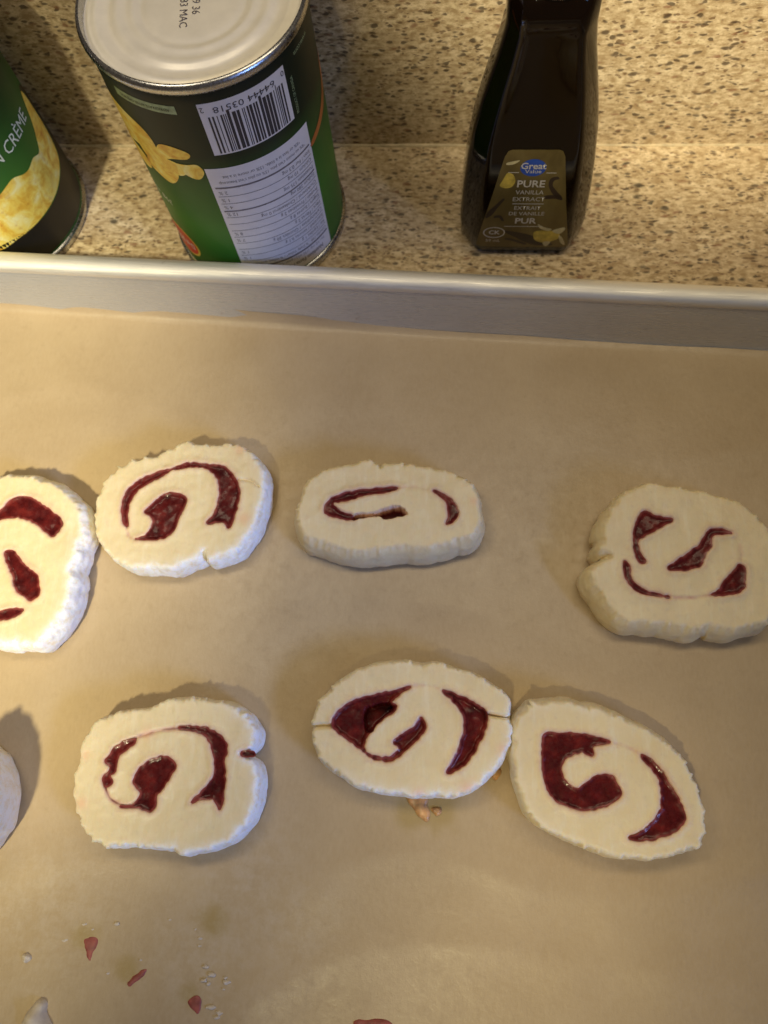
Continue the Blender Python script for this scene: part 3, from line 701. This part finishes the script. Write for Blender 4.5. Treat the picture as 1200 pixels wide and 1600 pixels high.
w_.poly([(-70*D2A,88),(-62*D2A,92),(-45*D2A,91),(-33*D2A,88),(-28*D2A,83),(-28*D2A,77),(-34*D2A,76),(-48*D2A,74),(-70*D2A,70)], 1.5, 1)      # a cob end
w_.obj('corn_picture', CORN, lab1)
w_ = Wrap(RB+.16)
for pts in ([(-29,77),(-24,82.5),(-15,83.2),(-7,81.2),(-9,78.4),(-18,77),(-25,75.5)], [(-44,77),(-34,78),(-24,76),(-17,75),(-12,72),(-18,68.5),(-27,70),(-40,70)],
            [(-20,74.5),(-12,75.2),(-5,75.9),(-2.6,72.2),(-7,68.4),(-14,69.8)], [(-40,71),(-30,71.5),(-20,69.5),(-22,65),(-28,61.6),(-35,63),(-42,66)], [(-70,74),(-55,73),(-44,70),(-42,64),(-48,61.5),(-60,62),(-70,64)]):
    w_ = Wrap(RB+.16); w_.poly([(a*D2A, z) for a, z in pts], 1.2, 2); w_.obj('corn_kernel_picture', CORN, lab1)
w_ = Wrap(RB+.12); w_.rect(-40.5*D2A, -4.5*D2A, 98.9, 102.3); w_.obj('storage_note', PALEG, lab1)
w_ = Wrap(RB+.20); w_.text('REFRIGERATE AFTER OPENING', -22.5*D2A, 100.6, 1.7, math.pi, sx=.82); w_.obj('storage_print', GREEN, lab1)
w_ = Wrap(RB+.12); w_.text('398 mL', -47*D2A, 46.8, 4.6, R(170), sx=.9); w_.obj('volume_print', PALEW, lab1)
w_ = Wrap(RB+.12); w_.text('PRODUCT OF CANADA', 59.3*D2A, 88.5, 1.8, math.pi/2, sx=.8); w_.text('www.corn', 72*D2A, 102.0, 2.6, math.pi, sx=.9)
w_.obj('side_print', PALEG, lab1)
w_ = Wrap(RB+.12); w_.poly([(100*D2A,84),(104*D2A,78),(92*D2A,68),(78*D2A,64),(65*D2A,61.5),(64.4*D2A,63.6),(80*D2A,68.2),(92*D2A,74),(96*D2A,80)], 1.2); w_.obj('orange_stripe', ORANGE, lab1)
def ell(a0, z0, ra, rz, n=28): return [(a0+ra*math.cos(2*math.pi*k/n), z0+rz*math.sin(2*math.pi*k/n)) for k in range(n)]
w_ = Wrap(RB+.10); w_.poly(ell(-49*D2A, 18, 11.2, 9.2), 1.2, 0, False); w_.obj('logo_border', YELLOW, lab1)
w_ = Wrap(RB+.16); w_.poly(ell(-49*D2A, 18, 10.0, 8.1), 1.2, 0, False); w_.obj('logo_shield', RED, lab1)
w_ = Wrap(RB+.22); w_.text('Del Monte', -49*D2A, 18.2, 5.2, math.pi, sx=.75, bold=True); w_.obj('logo_print', WHITE, lab1)
# date code printed on the lid
v1, f1 = text2d('19 36', 3.9, sx=.95); v2, f2 = text2d('83 MAC', 3.9, sx=.95)
gg = Geo()
rot = R(-84); cc, ss = math.cos(rot), math.sin(rot)
def put_lid(v, f, ox, oy, z): gg.add([(ox+x*cc-y*ss, oy+x*ss+y*cc, z) for x, y in v], f)
zl = HC-3.3+.12+.16
put_lid(v1, f1, 1.2, -1.5, zl); put_lid(v2, f2, -2.6, -5.0, zl)
mesh_obj('date_code', gg.v, gg.f, INK, lid1)

# second can, right way up
A2 = (-213.2, -39.6)
c2, lab2, lid2 = can(A2, 'green can right way up with a picture of creamed corn, cut off by the edge', False)
w_ = Wrap(RB+.12)
w_.poly([(a*D2A, z) for a, z in [(20,46),(35,44),(47,46),(58,47.6),(66,45),(71,44.2),(79,45),(86,43),(92,47),(98,52),(104,58),(109,60),(112,56),(113,48),(112,38),(106,30),(98,27),(82,24.6),(62,23.4),(40,22.4),(20,22.4)]], 1.5)
w_.obj('corn_picture', CORN, lab2)
w_ = Wrap(RB+.12); w_.poly([(a*D2A, z) for a, z in [(108,61),(112,57),(113.5,48),(113,38),(107,29.5),(98,26.4),(82,24),(62,22.8),(20,21.8),(20,6),(62,5.6),(90,5.6),(112,8),(124,20),(126,44),(118,58)]], 1.5)
w_.obj('dark_band_and_shade', DKRED, lab2)  # printed band, stretched to the foot to paint in the shade there
w_ = Wrap(RB+.2); w_.text('MAÏS EN CRÈME', 95.5*D2A, 58.2, 8.0, 0, 'RIGHT', sx=.82); w_.obj('name_print', PALEW, lab2)

# ------------------------------------------------------------------ vanilla bottle
BX = 28.6
bottle = empty('vanilla_bottle', (BX, -40, 0)); tag(bottle, 'dark brown vanilla extract bottle with olive gold label and flared base', 'bottle')
def sect(z, hw, yf, yb, cx, cy):
    yf += 40; yb += 40
    pts = [(-hw+cx, yf), (hw-cx, yf), (hw, yf+cy), (hw, yb-cy), (hw-cx, yb), (-hw+cx, yb), (-hw, yb-cy), (-hw, yf+cy)]
    P = np.array(pts, float); out = []
    n = 8
    for i in range(n):
        a, b, c = P[i-1], P[i], P[(i+1) % n]
        k = .28
        p0 = b+(a-b)*k*min(1, 9/np.linalg.norm(a-b)); p2 = b+(c-b)*k*min(1, 9/np.linalg.norm(c-b))
        for t in (0, .25, .5, .75, 1): out.append(tuple((1-t)**2*p0+2*t*(1-t)*b+t*t*p2)+(z,))
    return out
secs = [(0, 23.5, -56.5, -23.5, 6, 8), (1.2, 25.3, -58.6, -21.4, 6.5, 9), (4, 26.5, -59.6, -20.4, 7, 10), (12, 27, -60, -20, 7.5, 11), (30, 26.2, -59.3, -20.5, 7.5, 11), (45, 25, -58.3, -21.3, 7.2, 11),
        (60, 23.2, -57.2, -22.5, 6.8, 10.5), (72, 21.0, -56.2, -23.8, 6.2, 10), (84, 18.4, -55.2, -25.2, 5.6, 9), (94, 16.2, -54.4, -26.2, 5.2, 8.4), (100, 15.2, -54, -26.6, 5, 8.2), (104, 14.8, -53.7, -26.8, 5, 8.2), (117, 14.6, -53.6, -26.8, 5.2, 8.4), (118, 13.6, -52.6, -27.6, 5, 8)]
v, f = loft([sect(*s) for s in secs]); bot = mesh_obj('bottle_body', v, f, BOTTLE, bottle)
v, f = lathe([(0, 118.05), (12.5, 118.05), (14.2, 118.3), (14.4, 119), (14.4, 121.5), (14.0, 122.0), (0, 122.0)], 64, (0, -.2)); mesh_obj('collar', v, f, CHROME, bottle)
g = Geo(); pr = [(0, 122.05), (13.6, 122.05), (13.8, 122.6), (13.8, 139), (13.2, 140.4), (12, 141), (0, 141)]
v, f = lathe(pr, 64, (0, -.2)); mesh_obj('cap', v, f, CAP, bottle)
def front_y(z):
    zs = [s[0] for s in secs]; return float(np.interp(z, zs, [s[2]+40 for s in secs]))
Z0 = 6.5
def on_front(v, lift): return [(x, front_y(Z0+q)-lift, Z0+q) for x, q in v]
class Flat:
    def __init__(s, lift): s.l = lift; s.g = Geo()
    def put(s, v, f): s.g.add(on_front(v, s.l), f)
    def poly(s, pts, sp=1.0, smooth=True): 
        p = spline(np.array(pts, float), sp*.6) if smooth else np.array(pts, float)
        V, F = fill(p, sp); s.put([tuple(q) for q in V], F)
    def text(s, body, x, y, size, sx=1.0, bold=False, align='CENTER'):
        v, f = text2d(body, size, align, bold, sx); s.put([(x+a, y+b) for a, b in v], f)
    def bar(s, x0, x1, y0, y1): s.put([(x0,y0),(x1,y0),(x1,y1),(x0,y1)], [(0,1,2,3)])
    def obj(s, name, mat, par): return mesh_obj(name, s.g.v, s.g.f, mat, par)
fl = Flat(.15)
P = [(-18.3,0),(-10,-.4),(10,-.4),(18.6,0),(19.8,1.2),(19.6,3),(15,28),(11.2,51),(10,53.6),(8.6,54.2),(-8.6,54.2),(-10,53.6),(-11.2,51),(-15.2,28),(-19.6,3),(-19.6,1.2)]
fl.poly(P, 1.6, False); lb = fl.obj('front_label', BOTLAB, bottle)
fl = Flat(.22); fl.poly(ell(0, 45.6, 4.9, 4.2), 1, False); fl.obj('logo_oval', BLUE, lb)
fl = Flat(.30)
fl.text('Great', 0, 46.4, 4.3, .95, True); fl.text('Value', .2, 43.8, 2.6, 1.1)
fl.text('PURE', 0, 37.4, 5.0, .95, True); fl.text('VANILLA', 0, 33.0, 3.1, .9); fl.text('EXTRACT', 0, 29.3, 3.1, .95)
fl.bar(-6.3, 6.3, 26.7, 27.05)
fl.text('EXTRAIT', 0, 24.4, 2.9, .95); fl.text('DE VANILLE', 0, 21.2, 2.9, .95); fl.text('PUR', 0, 16.8, 4.6, 1.05, True)
fl.bar(-8.5, 7.5, 13.4, 13.7); fl.bar(-9.3, -5.2, 43.2, 43.5); fl.bar(5.2, 9.0, 43.0, 43.3)
fl.text('59 mL', -12.6, 4.3, 2.6, .95)
n = 36; e1, e2 = ell(-12.4, 9.6, 4.6, 3.4, n), ell(-12.4, 9.6, 4.15, 2.95, n)
fl.put(e1+e2, [(k, (k+1) % n, n+(k+1) % n, n+k) for k in range(n)]); fl.text('CK', -12.4, 9.6, 3.4, 1.0, True)
fl.obj('label_print', SILVER, lb)
for pts in ([(-11.2,39),(-9.5,43),(-7.2,42),(-6.2,39),(-7.2,36),(-9.8,35.2),(-12,36.4)], [(4.5,10),(9,11),(14,10.2),(15.5,7),(12.5,4),(8,3.2),(5,5.5)]):
    fl = Flat(.2); fl.poly(pts, .8); fl.obj('flower_picture', PETAL, lb)
for pts in ([(-10.2,47),(-7.5,47.4),(-5.4,49.2),(-7.8,48.8),(-10.2,48)], [(5.5,15),(8,13.2),(11.5,12),(10,10.8),(6.6,12.4)], [(12,11),(16.5,13),(16.8,11),(14.8,9)], [(15,8),(17,6),(18.5,1.5),(16.5,3)], [(9,3.4),(12,3.8),(11,.6),(9.6,1)]):
    fl = Flat(.25); fl.poly(pts, .7); fl.obj('petal_picture', CREAMP, lb)
for pts in ([(7.5,40.5),(9.8,41.2),(10.6,40),(8.8,39.2),(8.6,36.5),(11,33),(13,30.5),(12.2,29.5),(9.6,31.5),(7.4,35.2),(6.8,38)], [(6,31),(8.5,31.6),(12.5,31),(13.2,28.8),(10,29.6),(6.6,29.4)],
            [(-15.8,22),(-13.2,25.6),(-10.2,29.6),(-9.6,28.8),(-12,24.4),(-14,20.2),(-16.4,18.4)], [(-13,19.6),(-10.4,20),(-8.8,17),(-9.6,16.6),(-11,18.6),(-13,18.4)],
            [(-8,10.8),(-2,9.6),(4,7.6),(9,3.6),(13,2.2),(12,.8),(5,1.4),(0,4),(-3,6.4),(-8,9.6)], [(-7,6),(-3,5),(2,2.2),(1,1.4),(-4,3.8),(-7.4,5)]):
    fl = Flat(.18); fl.poly(pts, .9); fl.obj('bean_picture', BEAN, lb)
